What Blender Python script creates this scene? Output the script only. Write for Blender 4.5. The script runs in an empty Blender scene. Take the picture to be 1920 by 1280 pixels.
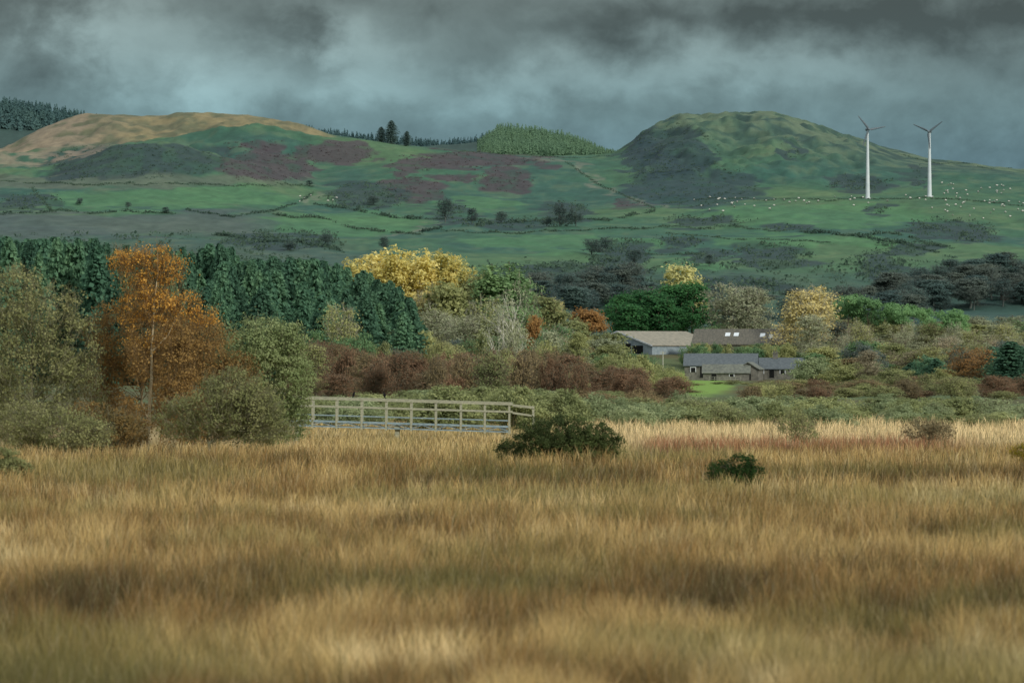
import bpy, math, numpy as np
from mathutils import Vector, Matrix
R0=np.random.default_rng(7)
FP=10667.0; CH=3.4; HR=680.0
scene=bpy.context.scene
COL=scene.collection
def X(px,d): return (px-960)/FP*d
def Zr(row,d): return CH+(HR-row)/FP*d
def lin(c,k=1.0):
    o=[]
    for v in c:
        v=v/255.0
        o.append((v/12.92 if v<=0.04045 else ((v+0.055)/1.055)**2.4)*k)
    return np.array(o)
# ---------- noise
def vn(x,y,seed=0):
    x=np.asarray(x,float);y=np.asarray(y,float)
    xi=np.floor(x).astype(np.int64);yi=np.floor(y).astype(np.int64)
    fx=x-xi;fy=y-yi
    fx=fx*fx*(3-2*fx);fy=fy*fy*(3-2*fy)
    def h(a,b):
        n=(a*374761393+b*668265263+seed*982451653)&0xffffffff
        n=((n^(n>>13))*1274126177)&0xffffffff
        n=(n^(n>>16))&0xffff
        return n/65535.0
    return (h(xi,yi)*(1-fx)+h(xi+1,yi)*fx)*(1-fy)+(h(xi,yi+1)*(1-fx)+h(xi+1,yi+1)*fx)*fy
def fbm(x,y,o=4,seed=0):
    s=0;a=.5;t=0
    for i in range(o):
        s=s+a*vn(x*2**i+17.3*i,y*2**i-9.1*i,seed+i);t+=a;a*=.5
    return s/t
def sst(a,b,x):
    t=np.clip((x-a)/(b-a),0,1);return t*t*(3-2*t)
# ---------- mesh helpers
def mesh_arr(name,V,F,mats=(),midx=None,col=None,smooth=False):
    me=bpy.data.meshes.new(name)
    V=np.asarray(V,np.float32);F=np.asarray(F,np.int32)
    n,k=F.shape
    me.vertices.add(len(V));me.vertices.foreach_set('co',V.ravel())
    me.loops.add(n*k);me.loops.foreach_set('vertex_index',F.ravel())
    me.polygons.add(n);me.polygons.foreach_set('loop_start',np.arange(0,n*k,k,dtype=np.int32))
    try: me.polygons.foreach_set('loop_total',np.full(n,k,np.int32))
    except Exception: pass
    for m in mats: me.materials.append(m)
    if midx is not None: me.polygons.foreach_set('material_index',np.asarray(midx,np.int32))
    me.polygons.foreach_set('use_smooth',np.full(n,smooth,bool))
    me.update(calc_edges=True)
    if col is not None:
        a=me.attributes.new('col','FLOAT_COLOR','POINT')
        c=np.ones((len(V),4),np.float32);c[:,:3]=col
        a.data.foreach_set('color',c.ravel())
    return me
def obj(name,me,parent=None,loc=(0,0,0),**kw):
    o=bpy.data.objects.new(name,me);COL.objects.link(o)
    o.location=loc
    if parent: o.parent=parent
    for k,v in kw.items(): o[k]=v
    return o
def empty(name,loc,label,cat,group=None):
    o=bpy.data.objects.new(name,None);COL.objects.link(o);o.location=loc;o.empty_display_size=.3
    o['label']=label;o['category']=cat
    if group:o['group']=group
    return o
class MB:
    def __init__(s): s.V=[];s.F=[];s.n=0;s.M=[]
    def add(s,V,F,m=0):
        V=np.asarray(V,float);F=np.asarray(F,int)
        s.V.append(V);s.F.append(F+s.n);s.n+=len(V);s.M.append(np.full(len(F),m))
    def box(s,x0,x1,y0,y1,z0,z1,m=0):
        V=np.array([[x0,y0,z0],[x1,y0,z0],[x1,y1,z0],[x0,y1,z0],[x0,y0,z1],[x1,y0,z1],[x1,y1,z1],[x0,y1,z1]],float)
        s.add(V,[[0,3,2,1],[4,5,6,7],[0,1,5,4],[1,2,6,5],[2,3,7,6],[3,0,4,7]],m)
    def beam(s,a,b,w,h,m=0):
        a=np.array(a,float);b=np.array(b,float);d=b-a;L=np.linalg.norm(d);d/=L
        up=np.array([0,0,1.]) if abs(d[2])<.95 else np.array([0,1.,0])
        r=np.cross(d,up);r/=np.linalg.norm(r);u=np.cross(r,d)
        V=[]
        for p in (a,b):
            for i,j in ((-1,-1),(1,-1),(1,1),(-1,1)): V.append(p+r*w/2*i+u*h/2*j)
        s.add(V,[[0,3,2,1],[4,5,6,7],[0,1,5,4],[1,2,6,5],[2,3,7,6],[3,0,4,7]],m)
    def tube(s,P,rad,S=6,m=0):
        P=np.asarray(P,float);K=len(P);V=[]
        ang=np.arange(S)*2*math.pi/S
        for i in range(K):
            d=P[min(i+1,K-1)]-P[max(i-1,0)];d=d/(np.linalg.norm(d)+1e-9)
            up=np.array([0,1.,0]) if abs(d[1])<.9 else np.array([1.,0,0])
            r=np.cross(d,up);r/=np.linalg.norm(r);u=np.cross(r,d)
            V.append(P[i]+rad[i]*(np.cos(ang)[:,None]*r+np.sin(ang)[:,None]*u))
        F=[]
        for i in range(K-1):
            for j in range(S):
                F.append([i*S+j,i*S+(j+1)%S,(i+1)*S+(j+1)%S,(i+1)*S+j])
        s.add(np.concatenate(V),F,m)
    def mesh(s,name,mats,smooth=False):
        return mesh_arr(name,np.concatenate(s.V),np.concatenate(s.F),mats,np.concatenate(s.M),smooth=smooth)
# ---------- materials
def newmat(name,rough=.9):
    m=bpy.data.materials.new(name);m.use_nodes=True
    nt=m.node_tree;b=nt.nodes['Principled BSDF'];b.inputs['Roughness'].default_value=rough
    try:b.inputs['Specular IOR Level'].default_value=.15
    except Exception:pass
    return m,nt,b
def ramp(nt,stops,fac):
    r=nt.nodes.new('ShaderNodeValToRGB');e=r.color_ramp.elements
    while len(e)>1:e.remove(e[0])
    e[0].position=stops[0][0];e[0].color=(*stops[0][1],1)
    for p,c in stops[1:]:
        q=e.new(p);q.color=(*c,1)
    nt.links.new(fac,r.inputs[0]);return r.outputs[0]
def mathn(nt,op,a,b=None,c=None):
    n=nt.nodes.new('ShaderNodeMath');n.operation=op
    for i,v in enumerate((a,b,c)):
        if v is None: continue
        if isinstance(v,(int,float)): n.inputs[i].default_value=v
        else: nt.links.new(v,n.inputs[i])
    return n.outputs[0]
def surf(name,c1,c2,scale=3.0,rough=.9,k=1.0,stretch=(1,1,1)):
    m,nt,b=newmat(name,rough)
    tc=nt.nodes.new('ShaderNodeTexCoord');mp=nt.nodes.new('ShaderNodeMapping');mp.inputs['Scale'].default_value=stretch
    nt.links.new(tc.outputs['Object'],mp.inputs[0])
    n=nt.nodes.new('ShaderNodeTexNoise');n.inputs['Scale'].default_value=scale;n.inputs['Detail'].default_value=6
    nt.links.new(mp.outputs[0],n.inputs['Vector'])
    nt.links.new(ramp(nt,[(.3,tuple(lin(c1,k))),(.7,tuple(lin(c2,k)))],n.outputs['Fac']),b.inputs['Base Color'])
    return m
LK=1.42  # lifts every leaf colour, partly in place of airlight
def leafmat(name,dark,mid,light,k=1.3,nscale=2.5):
    k=k*LK
    m,nt,b=newmat(name,.85)
    g=nt.nodes.new('ShaderNodeNewGeometry');oi=nt.nodes.new('ShaderNodeObjectInfo')
    tc=nt.nodes.new('ShaderNodeTexCoord')
    n=nt.nodes.new('ShaderNodeTexNoise');n.inputs['Scale'].default_value=nscale;n.inputs['Detail'].default_value=3
    nt.links.new(tc.outputs['Object'],n.inputs['Vector'])
    f=mathn(nt,'MULTIPLY',g.outputs['Random Per Island'],.2)
    f=mathn(nt,'ADD',f,mathn(nt,'MULTIPLY',mathn(nt,'SUBTRACT',n.outputs['Fac'],.5),1.3))
    f=mathn(nt,'ADD',f,mathn(nt,'MULTIPLY',oi.outputs['Random'],.55))
    f=mathn(nt,'ADD',f,.14)
    nt.links.new(ramp(nt,[(.05,tuple(lin(dark,k))),(.5,tuple(lin(mid,k))),(.95,tuple(lin(light,k)))],f),b.inputs['Base Color'])
    tr=nt.nodes.new('ShaderNodeBsdfTranslucent');ms=nt.nodes.new('ShaderNodeMixShader');ms.inputs[0].default_value=.42
    nt.links.new(b.inputs['Base Color'].links[0].from_socket,tr.inputs[0])
    nt.links.new(b.outputs[0],ms.inputs[1]);nt.links.new(tr.outputs[0],ms.inputs[2])
    nt.links.new(ms.outputs[0],nt.nodes['Material Output'].inputs[0])
    return m
def attrmat(name,nscale=.5,amt=.35):
    m,nt,b=newmat(name,.95)
    a=nt.nodes.new('ShaderNodeAttribute');a.attribute_name='col'
    g=nt.nodes.new('ShaderNodeNewGeometry')
    n=nt.nodes.new('ShaderNodeTexNoise');n.inputs['Scale'].default_value=nscale;n.inputs['Detail'].default_value=8;n.inputs['Roughness'].default_value=.7
    nt.links.new(g.outputs['Position'],n.inputs['Vector'])
    f=mathn(nt,'MULTIPLY_ADD',n.outputs['Fac'],amt*2,1-amt)
    v=nt.nodes.new('ShaderNodeVectorMath');v.operation='SCALE'
    nt.links.new(a.outputs['Color'],v.inputs[0]);nt.links.new(f,v.inputs['Scale'])
    nt.links.new(v.outputs[0],b.inputs['Base Color'])
    return m
# ---------- terrain
PXD=np.arange(-1500,3500,4.0)
def line(pts,sig=4):
    p=np.array(pts,float);v=np.interp(PXD,p[:,0],p[:,1])
    if sig:
        k=np.exp(-.5*(np.arange(-12,13)/sig)**2);k/=k.sum()
        v=np.convolve(np.pad(v,12,mode='edge'),k,mode='valid')
    return v
CT=[]
def ctl(d,pts=None,z=None,sig=4):
    if z is not None: CT.append((d,np.full(len(PXD),float(z))))
    else: CT.append((d,Zr(line(pts,sig),d)))
ctl(-100,z=0);ctl(600,z=0);ctl(930,z=.1);ctl(1000,z=.4);ctl(1038,z=4.2);ctl(1075,z=5.4)
ctl(1150,[(0,648),(1920,645)])
ctl(1400,[(0,560),(900,575),(1300,580),(1920,585)])
ctl(1620,[(0,478),(400,480),(800,478),(1200,490),(1600,490),(1920,500)])
ctl(1850,[(0,405),(300,405),(600,420),(800,425),(1000,430),(1200,425),(1500,425),(1750,440),(1920,450)])
ctl(2020,[(0,352),(300,350),(600,378),(800,385),(1000,392),(1250,385),(1400,374),(1750,370),(1920,378)])
ctl(2140,[(0,322),(90,322),(160,300),(230,276),(300,272),(380,284),(480,312),(590,338),(700,335),(900,345),(1100,345),(1200,345),(1300,335),(1450,345),(1700,342),(1920,345)])
ctl(2190,[(0,318),(90,318),(230,292),(300,290),(400,302),(600,328),(750,318),(900,325),(1100,326),(1200,318),(1300,300),(1400,310),(1600,325),(1920,332)])
ctl(2310,[(0,296),(90,300),(200,288),(330,264),(400,250),(470,239),(530,247),(600,256),(700,266),(800,276),(900,286),(1000,293),(1150,297),(1220,268),(1300,248),(1400,248),(1500,262),(1600,285),(1700,305),(1920,322)])
ctl(2360,[(0,292),(60,285),(200,275),(330,268),(470,250),(600,262),(800,282),(1000,297),(1150,297),(1200,262),(1280,232),(1350,230),(1450,228),(1560,262),(1700,298),(1920,318)])
ctl(2480,[(0,289),(30,280),(60,262),(100,238),(160,219),(230,222),(290,223),(330,219),(400,217),(470,223),(520,233),(570,244),(620,262),(800,285),(1000,298),(1150,295),(1180,275),(1220,246),(1280,222),(1350,222),(1390,215),(1450,215),(1510,231),(1560,249),(1600,264),(1650,278),(1750,298),(1850,307),(1920,316)],sig=1.8)
ctl(2560,[(0,300),(60,280),(160,240),(400,236),(570,262),(800,285),(920,292),(1000,292),(1150,295),(1280,262),(1450,262),(1600,300),(1920,350)])
ctl(2780,[(0,212),(150,228),(300,240),(500,248),(600,262),(700,272),(800,278),(900,272),(930,264),(1020,268),(1100,284),(1150,298),(1300,310),(1920,350)])
ctl(2900,[(0,206),(150,226),(300,240),(500,250),(700,275),(900,285),(1150,310),(1920,360)])
ctl(3300,[(0,300),(1920,400)])
CD=np.array([c[0] for c in CT],float);CZ=np.array([c[1] for c in CT])
sec=np.diff(CZ,axis=0)/np.diff(CD)[:,None]
SL=np.zeros_like(CZ)
pr=sec[1:]*sec[:-1]
SL[1:-1]=np.where(pr>0,2*pr/(sec[1:]+sec[:-1]+1e-12),0)
def zfun(x,d):
    x=np.asarray(x,float);d=np.asarray(d,float)
    px=np.clip(960+x/np.maximum(d,30)*FP,-1400,3400)
    t=(px-PXD[0])/4.0;i=np.floor(t).astype(int);ft=t-i
    dd=np.clip(d,CD[0],CD[-1]-.01);k=np.clip(np.searchsorted(CD,dd,side='right')-1,0,len(CD)-2)
    def g(A,kk): return A[kk,i]*(1-ft)+A[kk,i+1]*ft
    h=CD[k+1]-CD[k];s=(dd-CD[k])/h
    z0,z1,m0,m1=g(CZ,k),g(CZ,k+1),g(SL,k),g(SL,k+1)
    s2=s*s;s3=s2*s
    z=(2*s3-3*s2+1)*z0+(s3-2*s2+s)*h*m0+(-2*s3+3*s2)*z1+(s3-s2)*h*m1
    mk=sst(1150,1500,d)
    cr=sst(2080,2200,d)*sst(1150,1230,px)*(1-sst(1560,1720,px))+.5*sst(2060,2140,d)*(1-sst(560,640,px))
    cr=cr*(1-.6*sst(2400,2480,d))
    rdg=1-np.abs(2*fbm(x/22,d/34,4,23)-1)
    z=z+mk*((fbm(x/70,d/70,4,3)-.5)*6+(fbm(x/14,d/14,4,9)-.5)*2.2+cr*((rdg-.75)*9+(fbm(x/7,d/9,3,19)-.5)*3.6))
    z=z+(1-mk)*(fbm(x/9,d/9,3,5)-.5)*.12
    return z
def gz(x,d): return float(zfun(np.array([x]),np.array([d]))[0])
DS=np.linspace(1140,2600,500)
def hit(px,row):
    x=(px-960)/FP*DS
    r=HR-(zfun(x,DS)-CH)/DS*FP
    w=np.nonzero(r<=row)[0]
    if len(w)==0: return None
    d=DS[w[0]];xx=(px-960)/FP*d
    return xx,d,gz(xx,d)
# ---------- land colours
def mixc(a,b,t): return a*(1-t[...,None])+b*t[...,None]
def marsh_col(x,d):
    n1=fbm(x/5+3,d/13,4,21);n2=fbm(x/1.2,d/3.2,4,31);n3=fbm(x/5,d/9,4,41);n4=fbm(x/.4,d/1.1,2,43)
    tan=lin((168,144,94));brown=lin((124,98,58));dark=lin((80,66,40));olive=lin((104,102,58));pale=lin((204,184,138));red=lin((130,82,58))
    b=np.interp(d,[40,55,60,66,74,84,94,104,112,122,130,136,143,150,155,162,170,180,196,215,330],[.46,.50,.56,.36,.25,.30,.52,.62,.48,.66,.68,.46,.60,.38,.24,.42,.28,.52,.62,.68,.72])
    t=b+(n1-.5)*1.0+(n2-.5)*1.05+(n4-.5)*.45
    c=mixc(np.broadcast_to(dark,t.shape+(3,)),brown,sst(.02,.34,t))
    c=mixc(c,tan,sst(.34,.64,t));c=mixc(c,pale,sst(.70,1.0,t)*.8)
    c=mixc(c,olive,sst(.48,.66,n3)*.6)
    e=sst(205,235,d)*sst(1.0,3,x)
    c=mixc(c,lin((206,186,142)),e*.8)
    e=sst(190,212,d)*(1-sst(0,2,x));c=mixc(c,lin((180,160,112)),e*.5*sst(.35,.6,n2+.1))
    rs=np.exp(-((d-222-(x-8)*.3)/13)**2)*sst(4,6.5,x)*(1-sst(15,20,x))
    c=mixc(c,red,np.clip(rs*1.3*(.5+n1*.6),0,.85))
    return c
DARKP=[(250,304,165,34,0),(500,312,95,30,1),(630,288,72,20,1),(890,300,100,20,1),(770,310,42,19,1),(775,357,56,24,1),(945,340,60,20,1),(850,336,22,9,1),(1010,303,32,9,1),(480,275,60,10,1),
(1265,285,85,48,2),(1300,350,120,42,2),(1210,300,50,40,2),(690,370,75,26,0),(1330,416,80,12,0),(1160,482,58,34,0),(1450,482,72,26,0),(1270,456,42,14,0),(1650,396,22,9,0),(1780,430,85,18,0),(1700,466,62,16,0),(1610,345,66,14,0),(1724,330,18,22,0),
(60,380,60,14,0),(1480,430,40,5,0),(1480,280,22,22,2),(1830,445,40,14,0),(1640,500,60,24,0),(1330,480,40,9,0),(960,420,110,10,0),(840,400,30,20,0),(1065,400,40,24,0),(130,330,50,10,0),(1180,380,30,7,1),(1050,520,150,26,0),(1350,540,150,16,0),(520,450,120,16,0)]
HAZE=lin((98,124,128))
def hill_col(px,row,d,x):
    w1=(fbm(x/16,d/22,5,51)-.5);w2=(fbm(x/16+40,d/22,5,61)-.5)
    P=px+w1*120;Rw=row+w2*34
    g=lin((58,98,72));g2=lin((78,110,72));g3=lin((50,88,76));ol=lin((94,104,72))  # cool dark greens put cloud shade into the hill albedo
    n=fbm(x/55,d/90,4,71);n2=fbm(x/6,d/10,4,81);n5=fbm(x/2.2,d/5,3,85)
    c=mixc(np.broadcast_to(g,n.shape+(3,)),g2,sst(.45,.7,n));c=mixc(c,g3,sst(.5,.3,n)*.8)
    c=mixc(c,ol,sst(.5,.75,n2)*.35)
    hc=sst(2160,2380,d)*sst(1180,1260,P)
    c=mixc(c,lin((94,108,84)),hc*(.25+.6*sst(.35,.65,n2)))
    c=mixc(c,lin((48,70,64)),hc*sst(.56,.38,n2)*.75)
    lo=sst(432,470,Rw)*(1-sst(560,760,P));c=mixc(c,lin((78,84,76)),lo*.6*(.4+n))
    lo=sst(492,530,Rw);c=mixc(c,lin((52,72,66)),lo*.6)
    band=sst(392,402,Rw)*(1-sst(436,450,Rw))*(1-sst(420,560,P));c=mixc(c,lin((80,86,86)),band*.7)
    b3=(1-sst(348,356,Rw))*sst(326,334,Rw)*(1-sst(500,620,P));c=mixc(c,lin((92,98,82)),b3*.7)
    for (cx,cy,rx,ry) in ((330,374,240,20),(650,420,150,22),(1050,455,200,16),(1520,405,220,22),(1500,455,190,14),(560,300,60,8),(900,385,90,14),(1300,500,60,14)):
        q=((P-cx)/rx)**2+((Rw-cy)/ry)**2;c=mixc(c,lin((76,120,76)),sst(1.15,.85,q)*.7)
    cols=[lin((44,60,60)),lin((70,58,62)),lin((40,58,62))]  # last tone: heather plus shade painted on the right hill's left face
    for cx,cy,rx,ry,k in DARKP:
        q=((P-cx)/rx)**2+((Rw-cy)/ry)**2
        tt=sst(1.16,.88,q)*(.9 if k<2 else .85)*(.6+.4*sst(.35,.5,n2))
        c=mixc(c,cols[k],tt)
    t=sst(2345,2390,d)*(1-sst(590,650,px));c=mixc(c,mixc(np.broadcast_to(lin((108,106,76)),n.shape+(3,)),lin((136,122,86)),sst(.35,.6,n2)),t*.9)
    t=sst(2200,2290,d)*(1-sst(120,260,P));c=mixc(c,lin((142,126,106)),t*.7*sst(.3,.5,n2))
    t=sst(2580,2640,d);c=mixc(c,lin((52,74,66)),t)
    for pts in (((1000,300),(1060,300),(1130,350),(1235,388)),((760,440),(800,430),(812,420)),((570,380),(610,362))):
        for (a,b),(e,f) in zip(pts[:-1],pts[1:]):
            vx,vy=e-a,f-b;L=vx*vx+vy*vy
            s=np.clip(((P-a)*vx+(row+w2*8-b)*vy)/L,0,1)
            dist=np.hypot((P-a-s*vx)*.5,row+w2*8-b-s*vy);c=mixc(c,lin((124,124,108)),sst(4.5,1.5,dist)*.5)
    c=c*(.5+.58*n2+.42*n5)[...,None]  # multi-scale tone noise stands in for relief shading
    return (c*.9+HAZE*.10)*.88  # aerial haze mixed into the hill colour
def land_col(x,d,z):
    px=960+x/np.maximum(d,30)*FP;row=HR-(z-CH)/np.maximum(d,30)*FP
    m=marsh_col(x,d)*.7
    n=fbm(x/20,d/30,4,91);w=fbm(x/3,d/8,3,93)
    mid=mixc(np.broadcast_to(lin((92,90,60)),n.shape+(3,)),lin((88,104,68)),sst(.4,.65,n))
    q=((px-1312)/70)**2+((row-718)/24)**2+(w-.5)*1.2
    mid=mixc(mid,lin((122,154,72)),sst(1.4,.5,q))
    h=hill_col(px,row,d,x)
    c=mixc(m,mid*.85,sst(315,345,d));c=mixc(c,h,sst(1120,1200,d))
    return c
dl=np.concatenate([np.linspace(-60,20,8)[:-1],np.geomspace(20,990,100),np.linspace(993,1150,45)])
dh=np.concatenate([np.linspace(1150,2590,440),np.linspace(2595,3290,40)])
qs=np.linspace(-1500,1500,880)
def terr(name,ds,mat):
    D,Q=np.meshgrid(ds,qs,indexing='ij')
    Xg=Q*(np.maximum(D,0)+150)/FP*1.0
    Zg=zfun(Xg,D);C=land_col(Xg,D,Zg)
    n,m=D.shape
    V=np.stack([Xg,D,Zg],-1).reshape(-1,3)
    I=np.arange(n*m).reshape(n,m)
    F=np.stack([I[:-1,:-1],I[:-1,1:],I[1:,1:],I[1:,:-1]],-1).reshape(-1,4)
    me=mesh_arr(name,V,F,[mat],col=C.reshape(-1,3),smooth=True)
    return obj(name,me,kind='structure')
g=terr('ground',dl,attrmat('marsh_soil_turf',1.2,.3));g['label']='flat rushy marsh with golden brown grass turf'
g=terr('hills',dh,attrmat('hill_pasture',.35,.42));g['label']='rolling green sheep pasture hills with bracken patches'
# ---------- grass blades
def grass():
    r=np.random.default_rng(3);N=820000
    t=r.uniform(0,1,N);a=1/46.;b=1/318.
    d=1/(b+(a-b)*t**1.12)
    x=r.uniform(-.098,.098,N)*(d+8)
    x+=(fbm(x/.35,d/.5,2,13)-.5)*.4
    cl=fbm(x/.6,d/1.2,3,14)
    keep=(cl>.42)|(r.random(N)<.5)
    px=960+x/d*FP
    keep&=~((d>222)&(px<560))
    x=x[keep];d=d[keep];cl=cl[keep];px=px[keep];N=len(x)
    z=zfun(x,d)
    big=fbm(x/2.5,d/4,3,15)
    hb=.36*(.3+.75*big+.8*sst(.3,.7,cl))*r.uniform(.5,1.35,N)
    hb*=1-.4*sst(222,240,d)*((px>540)&(px<1020))
    w=np.clip(.0026+d*.00007,.0042,.03)*r.uniform(.6,1.3,N)
    yaw=r.uniform(0,math.pi*2,N)
    lx=(fbm(x/.5,d/.7,2,61)-.5)*.55+.03
    lean=(r.normal(0,.22,(N,2))+np.stack([lx,lx*0],-1))*hb[:,None]
    dx=np.cos(yaw)*w;dy=np.sin(yaw)*w
    p=np.stack([x,d,z-.03],-1)
    a_=p+np.stack([dx,dy,0*dx],-1)*.5;b_=p-np.stack([dx,dy,0*dx],-1)*.5
    mdl=p+np.stack([lean[:,0]*.35,lean[:,1]*.35,hb*.6],-1)
    c_=mdl-np.stack([dx,dy,0*dx],-1)*.4;e_=mdl+np.stack([dx,dy,0*dx],-1)*.4
    tip=p+np.stack([lean[:,0],lean[:,1],hb],-1)
    f_=tip+np.stack([dx,dy,0*dx],-1)*.12
    V=np.stack([a_,b_,c_,e_,tip,f_],1).reshape(-1,3)
    I=np.arange(N)*6
    F=np.concatenate([np.stack([I,I+1,I+2,I+3],-1),np.stack([I+3,I+2,I+4,I+5],-1)])
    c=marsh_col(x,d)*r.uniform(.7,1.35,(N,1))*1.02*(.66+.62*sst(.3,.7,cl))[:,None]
    st=r.random(N)<.10;c[st]=c[st]*.5+lin((200,186,148))*.45
    st=r.random(N)<.12;c[st]=lin((92,94,56))*.9
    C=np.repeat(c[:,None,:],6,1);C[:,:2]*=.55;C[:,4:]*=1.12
    m,nt,bs=newmat('dry_moor_grass',.8)
    at=nt.nodes.new('ShaderNodeAttribute');at.attribute_name='col'
    nt.links.new(at.outputs['Color'],bs.inputs['Base Color'])
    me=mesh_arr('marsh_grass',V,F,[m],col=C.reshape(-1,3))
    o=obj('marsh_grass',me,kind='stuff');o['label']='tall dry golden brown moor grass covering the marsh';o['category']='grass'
grass()
# ---------- foliage generators
def unit(r,n):
    v=r.normal(size=(n,3));return v/np.linalg.norm(v,axis=1,keepdims=True)
def cards(r,C,Nm,size,asp=.6,along=None):
    n=len(C);Nm=Nm/(np.linalg.norm(Nm,axis=1,keepdims=True)+1e-9)
    t=unit(r,n) if along is None else along+unit(r,n)*.25
    a=np.cross(Nm,t);a/=np.linalg.norm(a,axis=1,keepdims=True)+1e-9
    b=np.cross(a,Nm)
    s=(size*r.uniform(.55,1.35,n))[:,None]
    if along is not None: a,b=b,a
    a=a*s*.5;b=b*s*asp*.5
    V=np.stack([C-a-b*.5,C-a*.2+b,C+a+b*.5,C+a*.2-b],1).reshape(-1,3)
    F=np.arange(n*4).reshape(n,4);return V,F
def lobes_round(r,n=9,bot=.15,asp=1.0):
    L=[]
    for i in range(n):
        z=r.uniform(bot+.12,.86);w=.36*math.sin(min(1,(1.05-z)/(1.05-bot)*1.25)*math.pi*.5)
        a=r.uniform(0,6.28);q=r.uniform(.2,1)*w*.72
        s=r.uniform(.13,.21)
        L.append((np.array([q*math.cos(a),q*math.sin(a),z*asp]),np.array([s,s,s*(.85+.5*(asp-1))])))
    L.append((np.array([0,0,(bot+1)/2*asp]),np.array([.27,.27,(1-bot)*.42*asp])))
    return L
def crown(r,L,ncl,per,ls,rc,out=.9):
    wt=np.array([l[1].prod()**.66 for l in L]);wt/=wt.sum()
    id_=r.choice(len(L),ncl,p=wt);c=np.array([l[0] for l in L])[id_];s=np.array([l[1] for l in L])[id_]
    dr=unit(r,ncl);cc=c+dr*s*(r.uniform(.35,1,(ncl,1))**.5)
    cr=rc*r.uniform(.5,1.4,ncl)
    P=np.repeat(cc,per,0)+r.normal(size=(ncl*per,3))*np.repeat(cr,per)[:,None]*np.array([1,1,.62])*.6
    ctr=np.average(np.array([l[0] for l in L]),axis=0,weights=wt);ctr[2]-=.1
    o=P-np.repeat(cc,per,0)+(P-ctr)*.35;o/=np.linalg.norm(o,axis=1,keepdims=True)+1e-9
    V,F=cards(r,P,o*out+unit(r,len(P))*.7,ls)
    return V,F,cc
def limbs(mb,r,cc,n,r0,htr,twigs=0,tl=.1,tw=.004):
    P=[np.array([0,0,-.01])]
    for i in range(1,6): P.append(np.array([0,0,htr*i/5])+r.normal(size=3)*r0*.5*np.array([1,1,0]))
    mb.tube(P,[r0*(1-.8*i/5) for i in range(6)],7)
    idx=r.choice(len(cc),min(n,len(cc)),replace=False)
    for k in idx:
        e=cc[k];t=min(.95,max(.12,(e[2]*.62)/htr))*r.uniform(.75,1);s=np.array([0,0,htr*t])
        m=(s+e)/2+np.array([0,0,-.03])+r.normal(size=3)*.015
        rr=r0*.42*(1-t*.6);mb.tube([s,m*.5+s*.5+np.array([0,0,.01]),m,e],[rr,rr*.75,rr*.5,rr*.15],4)
    if twigs:
        c2=cc[r.choice(len(cc),twigs)]
        dr=unit(r,twigs)*.7+(c2-np.array([0,0,.35]))*1.6;dr[:,2]+=.25;dr/=np.linalg.norm(dr,axis=1,keepdims=True)
        a=c2-dr*tl*r.uniform(.2,1,(twigs,1));b=c2+dr*tl*r.uniform(.3,1,(twigs,1))
        sd=np.cross(dr,unit(r,twigs));sd/=np.linalg.norm(sd,axis=1,keepdims=True);sd*=tw
        V=np.stack([a-sd,a+sd,b+sd*.3,b-sd*.3],1).reshape(-1,3);mb.add(V,np.arange(twigs*4).reshape(-1,4))
BARK=surf('grey_brown_bark',(90,84,68),(128,120,100),20)
DBK=surf('cool_grey_bark',(76,84,80),(100,106,100),20)
PALEB=surf('pale_birch_bark',(124,110,80),(206,192,158),4,stretch=(1,1,.5))
WHB=surf('white_birch_bark',(180,178,162),(214,212,198),14)
BRB=surf('brown_birch_limb_bark',(96,78,52),(132,110,76),14)
TWIG=surf('olive_twig_bark',(104,102,78),(138,136,108),20)
PTW=surf('pale_grey_twig_bark',(132,130,112),(170,168,146),20)
DEF=leafmat('plain_leaves',(60,70,40),(90,100,60),(120,125,80))
PR={}
def store(key,mb,V,F,tn='_trunk'):
    w=(np.percentile(V[:,0],99.5)-np.percentile(V[:,0],.5));h=np.percentile(V[:,2],99.7);S=np.array([w,w,h])
    for i in range(len(mb.V)): mb.V[i]=mb.V[i]/S
    PR[key]=(mb.mesh(key+tn,[BARK],True),mesh_arr(key+'_crown',V/S,F,[DEF]))
def proto_round(key,seed,ncl=170,per=40,ls=.04,rc=.08,bot=.12,htr=.7,r0=.022,nl=14,twigs=260,nlobe=9,tw=.0035,asp=1.0):
    r=np.random.default_rng(seed);L=lobes_round(r,nlobe,bot,asp)
    V,F,cc=crown(r,L,ncl,per,ls,rc)
    mb=MB();limbs(mb,r,cc,nl,r0,htr*asp,twigs=twigs,tw=tw)
    store(key,mb,V,F)
for i in range(5): proto_round('round%d'%i,100+i,asp=1.15+.15*i)
for i in range(3): proto_round('tall%d'%i,150+i,asp=2.4,ncl=280,per=36,nlobe=16,bot=.06,ls=.05,rc=.08)
for i in range(4): proto_round('sparse%d'%i,200+i,ncl=220,per=20,ls=.03,rc=.085,twigs=2000,nl=26,tw=.0022,asp=1.2+.25*i)
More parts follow.
